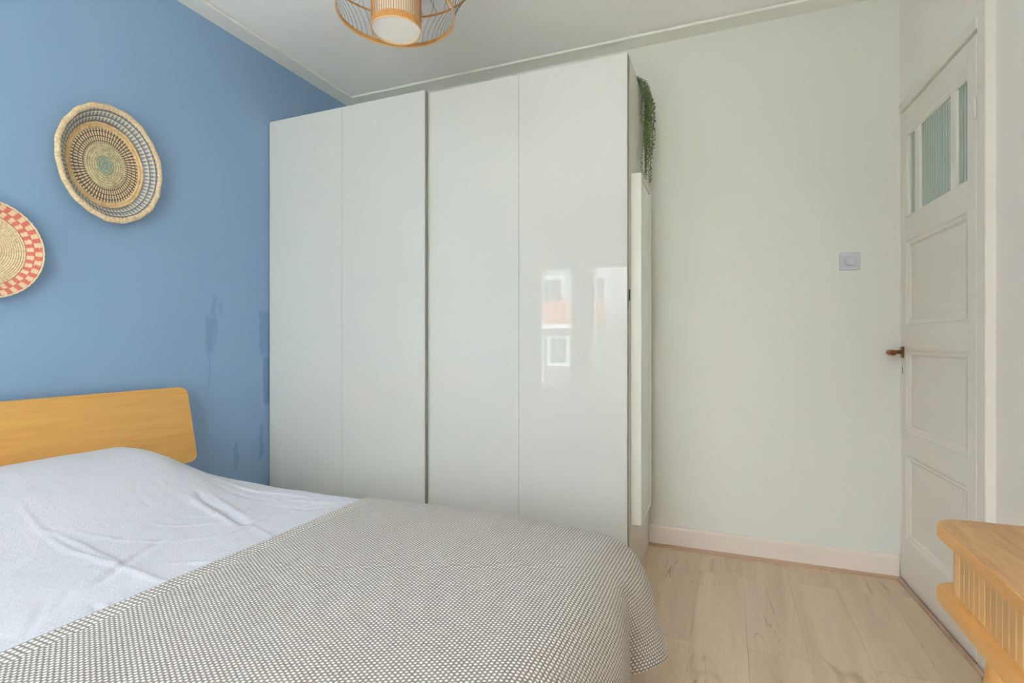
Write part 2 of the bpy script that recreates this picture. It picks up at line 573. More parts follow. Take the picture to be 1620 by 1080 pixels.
# ================================================================== THE ROOM
# floor: sub floor and laminate planks
m = MB(); m.box(XL - .1, 1.15, YF - .1, YB + .1, -0.08, -0.010)
floor = struct(m.build('floor', M['gapbrown'], origin=(0, 0, 0)))
def plank_mesh(w, l):
    m = MB(); m.box(0, w, 0, l, -0.0095, 0, 0.0005)
    me = bpy.data.meshes.new('plank'); me.from_pydata(m.v, [], m.f); me.materials.append(M['laminate']); return me
PW, PL = 0.195, 1.285
full = plank_mesh(PW - .0003, PL - .0002)
k = 0
xs = [-0.13 + PW * i for i in range(-12, 6)]
for i, x0 in enumerate(xs):
    y = YF - (0.37 * i * 1.7) % PL
    while y < YB:
        ya, yb = max(y, YF), min(y + PL, YB)
        xa, xb = max(x0, XL), x0 + PW
        if yb - ya > 0.03 and xb - xa > 0.02:
            if (ya, yb, xa) == (y, y + PL, x0):
                o = bpy.data.objects.new('plank', full)
            else:
                o = bpy.data.objects.new('plank', plank_mesh(xb - xa - .0003, yb - ya - .0002))
            COL.objects.link(o); o.parent = floor
            o.location = (xa, ya, 0)
        y += PL

m = MB(); m.box(XL - .1, XL, YF - .1, YB + .1, -.08, ZC + .1)
struct(m.build('wall_left', M['blue']))
m = MB(); m.box(XL, CX + .14, YB, YB + .1, -.08, ZC + .1)
struct(m.build('wall_back', M['wall']))
m = MB(); m.box(XL - .1, 1.3, YF - .1, YB + .1, ZC, ZC + .1)
struct(m.build('ceiling', M['ceiling']))

# wall with the windows, behind the camera; the last opening is added for light
openings = [(-2.09, -1.64, .57, 2.0), (-1.46, -1.0, .57, 2.0), (-0.93, 0.10, 0.10, 2.64)]
m = MB()
xcur = XL
for (x0, x1, z0, z1) in openings:
    m.box(xcur, x0, YF - .12, YF, -.08, ZC)
    m.box(x0, x1, YF - .12, YF, -.08, z0)
    m.box(x0, x1, YF - .12, YF, z1, ZC)
    xcur = x1
m.box(xcur, 1.05, YF - .12, YF, -.08, ZC)
struct(m.build('wall_front', M['wall']))
for i, (x0, x1, z0, z1) in enumerate(openings):
    portal('portal_light', x0, x1, z0, z1, YF - .13)
    w = bpy.data.objects.new('window_%d' % (i + 1), None); COL.objects.link(w)
    w.location = ((x0 + x1) / 2, YF, z0); w['_o'] = tuple(w.location); struct(w)
    fw = .045
    m = MB()
    m.box(x0, x0 + fw, YF - .09, YF - .03, z0, z1, .003); m.box(x1 - fw, x1, YF - .09, YF - .03, z0, z1, .003)
    m.box(x0 + fw, x1 - fw, YF - .09, YF - .03, z0, z0 + fw, .003); m.box(x0 + fw, x1 - fw, YF - .09, YF - .03, z1 - fw, z1, .003)
    if i == 2:
        m.box(-.44, -.39, YF - .09, YF - .03, z0 + fw, z1 - fw, .003)
    m.build('window_frame', M['jamb'], w)
    m = MB(); m.box(x0 + fw, x1 - fw, YF - .062, YF - .058, z0 + fw, z1 - fw)
    m.build('pane', M['pane'], w)
    if i < 2:
        m = MB(); m.box(x0 - .05, x1 + .05, YF - .02, YF + .09, z0 - .035, z0 - .005, .004)
        m.build('window_sill', M['jamb'], w)

# right wall: the part with the door stands 28 mm proud of the part nearer the window
A0, A1, A2 = 0.022, 0.708, 0.768        # door leaf from A0 to A1, casing to A2
DH = 2.162
m = MB()
m.box(A2, 4.45, -.16, -.028, -.08, ZC, T=R)
m.box(-.08, A1 + .004, -.12, 0, DH + .008, ZC, T=R)
m.box(-.08, A0 - .004, -.12, 0, -.08, DH + .008, T=R)
struct(m.build('wall_right', M['wall_r']))
m = MB()
m.box(A1 + .004, A2, -.16, .0, -.01, ZC, .003, T=R)
struct(m.build('trim_1', M['jamb']))
m = MB()
m.box(-.02, A2, -.12, -.044, DH - .02, DH + .010, T=R)
m.box(-.02, A0 + .014, -.12, -.044, 0, DH, T=R)
m.box(A1 - .012, A2, -.12, -.044, 0, DH, T=R)
struct(m.build('trim_8', M['jamb']))  # unseen stops added to block light leaking round the door leaf
m = MB()
m.box(.0, A1 + .003, 0, .003, DH + .010, DH + .050, .001, T=R)
struct(m.build('trim_2', M['jamb']))
m = MB()       # threshold board under and beyond the door
m.box(-.02, A2 + .02, -.16, .004, -.01, .004, T=R)
struct(m.build('trim_3', M['redwood']))
# small landing beyond the door, seen only through the reeded glass
m = MB()
m.box(-.3, 1.3, -1.25, -1.15, -.08, ZC, T=R)
struct(m.build('wall_landing', M['wall']))

# skirting and floor edging
m = MB()
m.prism([(YB, 0), (YB - .020, 0), (YB - .020, .098), (YB - .012, .108), (YB, .108)], -.40, .735, T=lambda v: Vector((v.z, v.x, v.y)))
struct(m.build('baseboard_back', M['skirt']))
def qround(f):
    return [(0, 0)] + [(math.cos(a) * f, math.sin(a) * f) for a in np.linspace(0, PI / 2, 6)]
m = MB()
m.prism([(YB - .020 - a, b) for a, b in qround(.014)], -.40, .732, T=lambda v: Vector((v.z, v.x, v.y)))
struct(m.build('trim_4', M['rosewood']))
m = MB()
m.prism([(a - .0, b) for a, b in qround(.012)], .012, 1.9, T=lambda v: R((v.z, v.x + .006, v.y)))
struct(m.build('trim_5', M['rosewood']))
m = MB()
m.box(A2 + .004, 4.4, -.028, -.012, 0, .10, .003, T=R)
struct(m.build('baseboard_right', M['skirt']))

# cornice: flat band with a bead on its inner edge, on the left and the back
BW = .115
m = MB()
m.box(XL, XL + BW, YF, YB, ZC - .008, ZC + .01)
m.box(XL + BW, 1.0, YB - BW, YB, ZC - .008, ZC + .01)
struct(m.build('trim_6', M['cornice']))
m = MB()
bx, by = XL + BW, YB - BW
n = 8
def bead(p0, p1, nrm):
    pts = []
    for p in (p0, p1):
        ring = []
        for k in range(n + 1):
            a = PI * k / n
            off = -math.cos(a) * .008
            ring.append((p[0] + nrm[0] * off, p[1] + nrm[1] * off, ZC - .008 - math.sin(a) * .009))
        pts.append(ring)
    m.grid(pts)
bead((bx, YF, 0), (bx, by + .004, 0), (1, 0))
bead((bx - .004, by, 0), (1.0, by, 0), (0, 1))
struct(m.build('trim_7', M['bead']))

# ------------------------------------------------------------------ the door
door = bpy.data.objects.new('door_1', None); COL.objects.link(door)
door.location = R((A0, 0, 0)); door['_o'] = tuple(door.location); struct(door)
TH = .038
ST = [(A0, .073), (.643, A1)]                                  # stiles
def dbox(name, a0, a1, z0, z1, n0=-TH, n1=0.0, mat='doorpaint', bev=.002):
    m = MB(); m.box(a0, a1, n0, n1, z0, z1, bev, T=R)
    return m.build(name, M[mat], door)
dbox('stile', ST[0][0], ST[0][1], .006, DH - .004)
dbox('stile', ST[1][0], ST[1][1], .006, DH - .004)
rails = [(.006, .205), (.595, .695), (1.070, 1.180), (1.565, 1.668), (2.036, DH - .004)]
for z0, z1 in rails:
    dbox('rail', .073, .643, z0, z1, bev=.0008)
for z0, z1 in ((.205, .595), (.695, 1.070), (1.180, 1.565)):
    # recessed field with a sloping moulding round it
    m = MB(); m.box(.073, .643, -.030, -.014, z0, z1, T=R); m.build('panel', M['doorpaint'], door)
    m = MB()
    b = .030
    def loop(o, n_):
        return [R((.073 + o, n_, z0 + o)), R((.643 - o, n_, z0 + o)), R((.643 - o, n_, z1 - o)), R((.073 + o, n_, z1 - o))]
    prof = [(0, .0002), (.003, .0008), (.010, -.004), (.022, -.006), (b, -.0135)]
    rows = [loop(o, n_) for o, n_ in prof]
    for r0, r1 in zip(rows, rows[1:]):
        for i in range(4):
            j = (i + 1) % 4
            m.add([r0[i], r0[j], r1[j], r1[i]], [(0, 1, 2, 3)])
    m.build('moulding', M['doorpaint'], door)
for a0, a1 in ((.176, .228), (.514, .562)):
    dbox('mullion', a0, a1, 1.668, 2.036)
for a0, a1, nr in ((.110, .176, 3), (.228, .514, 13), (.562, .641, 4)):
    m = MB()
    rows = []
    K = nr * 10
    for i in range(K + 1):
        a = a0 - .004 + (a1 - a0 + .008) * i / K
        n_ = -.013 + .0065 * abs(math.sin(PI * nr * i / K))
        rows.append([R((a, n_, 1.66)), R((a, n_, 2.04))])
    m.grid(rows)
    rows2 = [[R((a0 - .004, -.026, 1.66)), R((a0 - .004, -.026, 2.04))], [R((a1 + .004, -.026, 1.66)), R((a1 + .004, -.026, 2.04))]]
    m.grid(rows2[::-1], smooth=False)
    m.build('glass_pane', M['reeded'], door)
    # putty edge
m = MB()
for zz in (1.668, 2.036):
    s_ = 1 if zz < 1.8 else -1
    m.box(.073, .643, -.014, -.002, min(zz, zz + s_ * .006), max(zz, zz + s_ * .006), T=R)
m.build('glazing_bead', M['doorpaint'], door)
dbox('stile_lining', A0 + .05, .110, 1.668, 2.036)
# hinges
for z in (.30, 1.90):
    m = MB()
    m.tube([R((A1 + .002, .004, z - .035)), R((A1 + .002, .004, z + .035))], .0045, 8)
    m.tube([R((A1 + .002, .004, z + .035)), R((A1 + .002, .004, z + .042))], [.003, .001], 8)
    m.box(A1 - .022, A1, -.001, .0012, z - .032, z + .032, T=R)
    m.build('hinge', M['jamb'], door)
# handle: square rosette, neck and drop-shaped lever pointing at the hinge side
hz = 1.057
m = MB(); m.box(.024, .056, -.001, .007, hz - .026, hz + .026, .003, T=R)
hd = m.build('handle', M['brassplate'], door)
m = MB()
m.tube([R((.040, .005, hz)), R((.040, .030, hz)), R((.041, .050, hz)), R((.046, .060, hz))], [.009, .0075, .0075, .010], 12)
pts, rs = [], []
for i in range(13):
    s_ = i / 12
    pts.append(R((.036 + .105 * s_, .062 + .004 * math.sin(s_ * PI), hz - .002 * s_)))
    rs.append(.0035 + .0105 * math.sin(min(1, s_ * 1.15 + .12) * PI * .62) if s_ < .9 else .012 * math.sqrt(max(0.05, 1 - ((s_ - .9) / .1) ** 2)))
m.tube(pts, rs, 14)
lv = m.build('lever', M['brass'], hd)
m = MB(); m.box(.034, .038, .0002, .0016, .958, .988, .0, T=R)
m.build('keyhole', M['dark'], door)

# ------------------------------------------------------------------ light switch
sw = thing('light_switch', 'square white rotary dimmer switch on the white wall left of the door', 'switch', (.5425, YB, 1.492))
m = MB(); m.box(.500, .585, YB - .010, YB, 1.4495, 1.5345, .003, seg=2)
m.build('switch_frame', M['switch'], sw)
m = MB(); m.box(.514, .571, YB - .0135, YB - .009, 1.4635, 1.5205, .0015)
m.build('cover_plate', M['switch'], sw)
m = MB()
m.tube([(.5425, YB - .012, 1.492), (.5425, YB - .026, 1.492), (.5425, YB - .028, 1.492)], [.0225, .0215, .019], 28)
m.build('dial', M['switch'], sw)

# ================================================================== WARDROBE
WX0, WX1, WZ = -2.430, -.402, 2.360
FY = 2.365
wd = thing('sliding_wardrobe', 'big high gloss white wardrobe with two sliding doors along the back wall', 'wardrobe', ((WX0 + WX1) / 2, 2.65, 0))
def wbox(name, x0, x1, y0, y1, z0, z1, mat='carcass', bev=.001, parent=wd):
    m = MB(); m.box(x0, x1, y0, y1, z0, z1, bev); return m.build(name, M[mat], parent)
wbox('side_panel', WX0, WX0 + .018, FY, YB - .022, 0, WZ)
wbox('side_panel', WX1 - .018, WX1, FY, YB - .022, 0, WZ)
wbox('top_panel', WX0 + .018, WX1 - .018, FY, YB - .022, WZ - .02, WZ)
wbox('bottom_panel', WX0 + .018, WX1 - .018, FY, YB - .022, .05, .07)
wbox('back_panel', WX0 + .018, WX1 - .018, YB - .03, YB - .022, .07, WZ - .02)
wbox('middle_panel', -1.42, -1.40, FY, YB - .03, .07, WZ - .02)
wbox('plinth', WX0 + .018, WX1 - .018, FY + .03, FY + .05, 0, .05)
wbox('track', WX0, WX1, 2.342, 2.364, WZ - .065, WZ - .004, 'track')
wbox('track', WX0, WX1, 2.342, 2.364, .012, .045, 'track')
def sliding(x0, x1, y, ztop):
    mid = (x0 + x1) / 2
    d = wbox('door', x0 + .002, x1 - .002, y + .004, y + .022, .02, ztop, 'carcass', .0008)
    for a, b in ((x0, mid - .0007), (mid + .0007, x1)):
        wbox('door_panel', a, b, y, y + .0045, .018, ztop + .001, 'lacquer', .0008, d)
    return d
sliding(WX0, -1.402, 2.290, 2.3605)
dr = sliding(-1.414, -.405, 2.318, 2.3575)
wbox('door_edge_strip', -1.4015, -1.3975, 2.2905, 2.312, .02, 2.359, 'track')
wbox('door_edge_strip', -.4045, -.4020, 2.319, 2.340, .02, 2.356, 'track')
wbox('bumper', -.4025, -.3995, 2.343, 2.362, 1.285, 1.335, 'dark')

# tall mirror hung on the wardrobe's side
mr = thing('wall_mirror', 'tall narrow white framed mirror hung on the side of the wardrobe', 'mirror', (WX1, 2.54, .29))
mx0, mx1, my0, my1, mz0, mz1 = WX1 + .001, -.355, 2.385, 2.712, .292, 1.852
fr = .016
m = MB()
m.box(mx0, mx1, my0, my0 + fr, mz0, mz1, .001)
m.box(mx0, mx1, my1 - fr, my1, mz0, mz1, .001)
m.box(mx0, mx1, my0 + fr, my1 - fr, mz1 - fr, mz1, .001)
m.box(mx0, mx1, my0 + fr, my1 - fr, mz0, mz0 + fr, .001)
m.build('frame', M['whiteframe'], mr)
m = MB(); m.box(mx0 + .01, mx1 - .006, my0 + fr, my1 - fr, mz0 + fr, mz1 - fr)
m.build('mirror_glass', M['mirror'], mr)

# hanging plant on top of the wardrobe, trailing over its side
pl = thing('hanging_plant', 'green trailing bead-leaf plant spilling over the top corner of the wardrobe', 'plant', (-.50, 2.70, WZ))
m = MB()
prof = [(0, .0), (.040, .0), (.055, .07), (.058, .075), (.052, .075), (.048, .06), (0, .06)]
rows = []
for k in range(24):
    a = 2 * PI * k / 24
    rows.append([(-.50 + r * math.cos(a), 2.70 + r * math.sin(a), WZ + z) for r, z in prof])
m.grid(rows, closed_u=True)
m.build('pot', M['pot'], pl)
# one unit leaf (a fat little drop)
LV = []
for k in range(4):
    for j in range(5):
        LV.append((math.cos(2 * PI * j / 5) * math.sin(PI * (k + .5) / 4) * .62, math.sin(2 * PI * j / 5) * math.sin(PI * (k + .5) / 4) * .62, (k / 3) * 1.6))
LF = [(k * 5 + j, k * 5 + (j + 1) % 5, (k + 1) * 5 + (j + 1) % 5, (k + 1) * 5 + j) for k in range(3) for j in range(5)] + [(4, 3, 2, 1, 0), (15, 16, 17, 18, 19)]
prs = random.Random(4)
for i in range(38):
    y_e = 2.575 + .235 * ((i * .618) % 1.0)
    xo = prs.uniform(.002, .044)
    if i < 3: y_e = 2.70 + .02 * i
    fy = (y_e - 2.575) / .235
    zend = prs.uniform(1.93, 2.12) if .3 < fy < .8 else prs.uniform(2.02, 2.22)
    if i % 11 == 0: zend = prs.uniform(1.89, 1.93)
    if fy < .3: zend = 2.24 - fy * .5 + prs.uniform(-.04, .04)
    ydrift = 2.665 + (y_e - 2.665) * .55
    pts = [Vector((-.50, 2.70 + (y_e - 2.70) * .3, WZ + .06)), Vector((-.45, 2.70 + (y_e - 2.70) * .6, WZ + .055)), Vector((-.415, y_e, WZ + .018)), Vector((WX1 + .006 + xo * .8, y_e, WZ - .012))]
    L = WZ - .012 - zend
    ns = max(3, int(L / .03))
    for s_ in range(1, ns + 1):
        q = s_ / ns
        pts.append(Vector((WX1 + .008 + xo + .004 * math.sin(q * 9 + i), y_e + (ydrift - y_e) * q + .006 * math.sin(q * 7 + i * 2), WZ - .012 - L * q)))
    m = MB(); m.tube(pts, .0010, 4)
    # leaves along the strand
    total = 0
    for a, b in zip(pts, pts[1:]):
        seg = (b - a).length
        nn = max(1, int(seg / .0085))
        for q in range(nn):
            c = a.lerp(b, (q + prs.random()) / nn)
            dv = Vector((prs.uniform(-1, 1), prs.uniform(-1, 1), prs.uniform(-.5, .7)))
            if c.z < WZ - .02 and dv.x < -.4: dv.x = abs(dv.x)
            dv.normalize()
            qn = Vector((0, 0, 1)).rotation_difference(dv)
            sc = prs.uniform(.0040, .0056)
            m.add([c + dv * .0015 + qn @ (Vector(v) * sc) for v in LV], LF, True)
    m.build('strand', M['leaf'], pl)

# ================================================================== BED
BX0, BX1, BY0, BY1 = -2.30, -.30, .02, 1.70
bed = thing('bed', 'double bed with pale beech headboard against the blue wall', 'bed', (-1.3, .86, 0))
# headboard, leaning back a little
def HB(v):    # (y, z, n) in the board's plane
    y, zz, n_ = v
    s_ = (zz - .55) / .345
    return Vector((-2.285 - .075 * s_ + n_, y, zz))
def rrect(x0, x1, y0, y1, r, n=6):
    p = []
    for cx, cy, a0 in ((x1 - r, y1 - r, 0), (x0 + r, y1 - r, 90), (x0 + r, y0 + r, 180), (x1 - r, y0 + r, 270)):
        for k in range(n + 1):
            a = math.radians(a0 + 90 * k / n)
            p.append((cx + r * math.cos(a), cy + r * math.sin(a)))
    return p
m = MB(); m.prism(rrect(0.0, 1.738, .553, .893, .035), -.022, 0, T=HB, bev=.003)
m.build('headboard', M['beech'], bed)
for y in (.25, 1.48):
    m = MB()
    m.prism([(-2.315, .06), (-2.285, .06), (-2.315, .60), (-2.385, .86), (-2.40, .86), (-2.345, .58)], y - .03, y + .03, T=lambda v: Vector((v.x, v.z, v.y)))
    m.build('headboard_support', M['beech'], bed)
for y in (BY0 + .02, BY1 - .045):
    m = MB(); m.box(BX0, BX1, y, y + .025, .20, .33, .003); m.build('side_rail', M['beech'], bed)
for x in (BX0, BX1 - .025):
    m = MB(); m.box(x, x + .025, BY0 + .045, BY1 - .045, .20, .33, .003); m.build('end_rail', M['beech'], bed)
for i in range(14):
    x = BX0 + .08 + i * .145
    m = MB(); m.box(x, x + .07, BY0 + .045, BY1 - .045, .30, .312, .001); m.build('slat', M['beechlight'], bed)
for x in (BX0 + .06, BX1 - .12):
    for y in (BY0 + .08, BY1 - .12):
        m = MB(); m.tube([(x + .03, y + .02, .20), (x + .03, y + .02, 0)], [.028, .018], 16); m.build('leg', M['beech'], bed)
mt = MB(); mt.box(BX0 + .01, BX1 - .045, BY0 + .03, BY1 - .05, .314, .470, .03, seg=3)
tag(mt.build('mattress', M['mattress'], origin=(-1.3, .86, .314)), 'thick white mattress hidden under the dotted duvet and taupe throw', 'mattress')

def hump(X, Y):
    def sst(v, a, b):
        q = np.clip((v - a) / (b - a), 0, 1); return q * q * (3 - 2 * q)
    fx = 1 - sst(X, -2.10, -1.62)
    fy = (1 - sst(Y, 1.30, 1.69)) * sst(Y, .10, .30)
    rid = .5 - .5 * np.cos(2 * PI * np.clip((Y - .2) / 1.6, 0, 1))
    return .185 * fx * fy * (.93 + .07 * rid) * (1 - .35 * sst(-X, 2.16, 2.34))

def drape(p, q, x0, x1, y0, y1, r, ztop, ripple):
    dx = np.where(p < x0, p - x0, np.where(p > x1, p - x1, 0.0))
    dy = np.where(q < y0, q - y0, np.where(q > y1, q - y1, 0.0))
    mm = np.hypot(dx, dy)
    safe = np.where(mm > 1e-9, mm, 1)
    ux, uy = dx / safe, dy / safe
    arc = r * PI / 2
    ang = np.minimum(mm, arc) / r
    hang = np.maximum(mm - arc, 0)
    out = r * np.sin(ang) + ripple(p, q, ux, uy, hang, mm)
    z = ztop - r * (1 - np.cos(ang)) - hang * .985
    cx, cy = np.clip(p, x0, x1), np.clip(q, y0, y1)
    return cx + ux * out, cy + uy * out, z

def cloth(name, p0, p1, q0, q1, step, core, r, ztop, ripple, extra, mat, origin, thick):
    nu, nv = int((p1 - p0) / step) + 1, int((q1 - q0) / step) + 1
    p, q = np.meshgrid(np.linspace(p0, p1, nu), np.linspace(q0, q1, nv), indexing='ij')
    X, Y, Z = drape(p, q, *core, r, ztop, ripple)
    Z = Z + extra(X, Y, p, q)
    V = np.stack([X, Y, Z], -1).reshape(-1, 3) - np.array(origin)
    idx = np.arange(nu * nv).reshape(nu, nv)
    F = np.stack([idx[:-1, :-1], idx[1:, :-1], idx[1:, 1:], idx[:-1, 1:]], -1).reshape(-1, 4)
    me = bpy.data.meshes.new(name)
    me.from_pydata(V.tolist(), [], F.tolist())
    me.polygons.foreach_set('use_smooth', [True] * len(F))
    L = me.uv_layers.new(name='UVMap')
    li = np.empty(len(me.loops), dtype=np.int32); me.loops.foreach_get('vertex_index', li)
    uvv = np.stack([(p - p0).ravel(), (q - q0).ravel()], -1).astype(np.float32)
    L.data.foreach_set('uv', uvv[li].ravel())
    me.materials.append(mat)
    o = bpy.data.objects.new(name, me); COL.objects.link(o); o.location = origin; o['_o'] = tuple(origin)
    sm = o.modifiers.new('thickness', 'SOLIDIFY'); sm.thickness = thick; sm.offset = -1
    return o

# creases, as polylines (x, y) on the bed top
def ray(u, v, zp):
    S_, C_ = math.sin(YAW), math.cos(YAW)
    r_ = u - 810
    dx_, dy_, dz_ = -S_ * 840 + C_ * r_, C_ * 840 + S_ * r_, -(v - 542)
    t_ = (zp - CAM_H) / dz_
    return dx_ * t_, dy_ * t_
CR = [  # (points, height, width)
    ([(28, 796), (65, 841), (89, 844)], .007, .010), ([(65, 841), (100, 866), (139, 880), (190, 896), (247, 919), (309, 931)], .008, .011),
    ([(89, 844), (133, 862), (178, 885), (190, 893)], .007, .008),
    ([(259, 850), (216, 877), (185, 899), (154, 925)], -.012, .020),
    ([(235, 862), (200, 885), (165, 906)], .008, .016),
    ([(314, 778), (322, 790), (350, 805), (370, 820), (389, 829)], -.016, .012), ([(300, 786), (330, 806), (372, 831)], .011, .014),
    ([(335, 782), (360, 800), (395, 822)], .009, .013),
    ([(262, 893), (330, 891), (380, 884)], .007, .008),
    ([(148, 957), (160, 968), (154, 988), (136, 1010)], -.011, .010), ([(165, 955), (172, 972), (165, 992)], .007, .012),
    ([(49, 1014), (48, 1040), (31, 1062)], -.008, .009), ([(72, 950), (55, 985), (38, 1012)], -.005, .010),
    ([(316, 748), (364, 766), (427, 781), (490, 786)], .010, .010), ([(330, 760), (372, 780), (430, 792)], -.005, .012),
    ([(117, 842), (173, 852), (235, 857), (330, 852)], .006, .008), ([(240, 828), (300, 832), (356, 826)], .006, .009),
    ([(290, 817), (340, 816), (392, 806)], .006, .010), ([(395, 830), (430, 812), (466, 802), (526, 793)], .008, .011),
    ([(395, 830), (420, 826), (450, 818)], -.006, .010), ([(395, 830), (425, 846), (440, 858)], .006, .010),
    ([(395, 830), (350, 848), (280, 858)], .006, .010),
    ([(253, 755), (262, 770), (237, 772)], .005, .012), ([(218, 762), (214, 780)], -.005, .012), ([(225, 790), (238, 802)], -.005, .010),
    ([(250, 945), (255, 960)], -.006, .008), ([(20, 905), (60, 880)], .004, .012), ([(110, 935), (85, 965)], -.004, .012),
    ([(430, 800), (480, 806), (540, 800)], -.005, .012), ([(455, 790), (510, 795), (570, 792)], .006, .010)]
rc = random.Random(11)
for _ in range(26):
    a = rc.uniform(-.9, .9); x = rc.uniform(-2.1, -1.25); y = rc.uniform(.35, 1.6); l = rc.uniform(.06, .22)
    CR.append(('w', [(x, y), (x + math.cos(a) * l * .5, y + math.sin(a) * l * .5 + .01), (x + math.cos(a) * l, y + math.sin(a) * l)], rc.choice((-1, 1)) * rc.uniform(.0015, .0035), rc.uniform(.007, .014)))
DZ = .520
def corner_droop(X, Y):
    a_ = np.clip((X + .75) / .45, 0, 1); b_ = np.clip((Y - 1.15) / .5, 0, 1)
    return -.022 * a_ * a_ * (3 - 2 * a_) * b_ * b_
def surf_hit(u, v):
    (x0_, y0_) = ray(u, v, 0.0)
    lo = 0.0
    for k in range(1, 1200):
        t_ = k / 1200
        x_, y_, z_ = x0_ * t_, y0_ * t_, CAM_H * (1 - t_)
        if z_ < DZ + float(hump(np.array(x_), np.array(y_))):
            return x_, y_
    return x0_, y0_
def duvet_extra(X, Y, p, q):
    z = hump(X, Y) + corner_droop(X, Y)
    z += .004 * snoise(X, Y, 3, 2, 6) + .0022 * snoise(X, Y, 5, 3, 22)
    for c in CR:
        if c[0] == 'w':
            pts, A, w = c[1], c[2], c[3]
        else:
            A, w = c[1], c[2]
            pts = [ray(u, v, DZ) for u, v in c[0]]
            pts2 = [surf_hit(u, v) for u, v in c[0]]
            pts = pts2
        A, w = A * .6, w * .8
        xs_, ys_ = [a[0] for a in pts], [a[1] for a in pts]
        sel = (X > min(xs_) - .08) & (X < max(xs_) + .08) & (Y > min(ys_) - .08) & (Y < max(ys_) + .08)
        if not sel.any():
            continue
        px_, py_ = X[sel], Y[sel]
        best = np.full(px_.shape, 9.0); along = np.zeros(px_.shape)
        ns = len(pts) - 1
        for i, ((ax, ay), (bx_, by_)) in enumerate(zip(pts, pts[1:])):
            vx, vy = bx_ - ax, by_ - ay
            L2 = vx * vx + vy * vy + 1e-12
            t_ = np.clip(((px_ - ax) * vx + (py_ - ay) * vy) / L2, 0, 1)
            d_ = np.hypot(px_ - ax - t_ * vx, py_ - ay - t_ * vy)
            up = d_ < best
            best = np.where(up, d_, best); along = np.where(up, (i + t_) / ns, along)
        env = np.sqrt(np.clip(np.sin(PI * (along * .9 + .05)), 0, 1))
        z[sel] += A * env * np.exp(-(best / w) ** 2)
    return z
nor = lambda p, q, ux, uy, h, mm: 0.012 * np.minimum(h * 8, 1) * np.sin(p * 16 + q * 13)
dv = cloth('duvet', -2.345, -.17, -.20, 1.93, .0072, (-2.6, -.40, .14, 1.59), .135, DZ, nor, duvet_extra, M['duvet'], (-1.3, .86, .50), .004)
tag(dv, 'crumpled white duvet with small raised dots over the head half of the bed', 'duvet')

def throw_ripple(p, q, ux, uy, h, mm):
    # folds in the part hanging over the foot: a valley near y = 1.36, a flared corner beyond it
    s_ = np.clip((mm - .07) / .29, 0, 1.3) ** 1.5
    foot = np.clip(ux, 0, 1)
    y_ = q
    g = -.040 * np.exp(-((y_ - 1.365) / .045) ** 2) + .062 * np.exp(-((y_ - 1.53) / .10) ** 2) + .018 * np.exp(-((y_ - 1.22) / .08) ** 2)
    g += .012 * np.sin(y_ * 17 + 1.0) * (y_ < 1.25)
    return foot * g * s_
def throw_extra(X, Y, p, q):
    return .004 * snoise(X, Y, 9, 2, 6) + corner_droop(X, Y)
th = cloth('throw', -1.232, .008, -.13, 1.74, .0065, (-2.6, -.372, .14, 1.59), .15, DZ + .014, throw_ripple, throw_extra, M['throw'], (-.75, .86, .50), .006)
tag(th, 'taupe waffle weave throw laid over the foot half of the bed', 'blanket')

# ================================================================== BASKETS ON THE BLUE WALL
def lathe_part(name, prof, cx, cy, cz, ry, rz, mat, parent, n=144, wob=None):
    """prof: list (r, depth) ; disc in the wall plane, depth towards +X. ry/rz: scale of radius"""
    rows, uv = [], []
    R_ = random.Random(len(name) * 7 + n)
    for k in range(n + 1):
        a = 2 * PI * k / n
        row = []
        for j, (r, d) in enumerate(prof):
            w_ = 0 if wob is None else wob(a, j)
            rr = r + w_
            row.append((cx + d + (w_ * .4), cy + rr * ry * math.cos(a), cz + rr * rz * math.sin(a)))
            uv.append((k / n, r + j * 1e-5))
        rows.append(row)
    m = MB(); m.grid(rows)
    return m.build(name, mat, parent, uv=uv)
def coils(r0, r1, d0, d1, pitch, amp):
    """ribbed profile made of little half-round coils"""
    out = []
    n = max(1, round((r1 - r0) / pitch))
    for i in range(n):
        for k in range(5):
            q = (i + k / 5) / n
            out.append((r0 + (r1 - r0) * q, d0 + (d1 - d0) * q + amp * math.sin(PI * k / 5)))
    out.append((r1, d1))
    return out
bk = thing('woven_basket', 'oval coiled straw basket with green centre and grey triangle border on blue wall', 'wall basket', (XL, 1.42, 1.61), 'woven baskets on the blue wall')
c1 = (XL + .006, 1.420, 1.842)
w1 = lambda a, j: .0012 * math.sin(a * 23 + j) + .0010 * math.sin(a * 7 + 1)
ry, rz = .96, 1.12
lathe_part('rosette', coils(.0, .034, .012, .012, .010, .003), *c1, ry, rz, M['strawgreen2'], bk)
lathe_part('centre_coil', coils(.034, .082, .012, .010, .0105, .004), *c1, ry, rz, M['strawgreen'], bk)
lathe_part('spoke_band', coils(.082, .136, .010, .010, .018, .0015), *c1, ry, rz, M['spoke'], bk)
lathe_part('straw_ring', coils(.136, .158, .010, .018, .011, .004), *c1, ry, rz, M['strawwarm'], bk, wob=w1)
lathe_part('triangle_band', coils(.158, .197, .018, .058, .0165, .0015), *c1, ry, rz, M['tri'], bk)
prof = [(.196, .058)] + [(.2055 - .0105 * math.cos(a), .058 + .007 * math.sin(a)) for a in np.linspace(0, PI, 9)] + [(.214, .052), (.206, .044), (.17, .004), (.02, 0)]
def wr(a, j):
    if j < 1 or j > 10: return 0
    return .0007 * math.sin(a * 83 + j * .9) + .0011 * math.sin(a * 19 + 2) + .0012 * math.sin(a * 7)
lathe_part('rim', prof, *c1, ry, rz, M['straw'], bk, n=420, wob=wr)

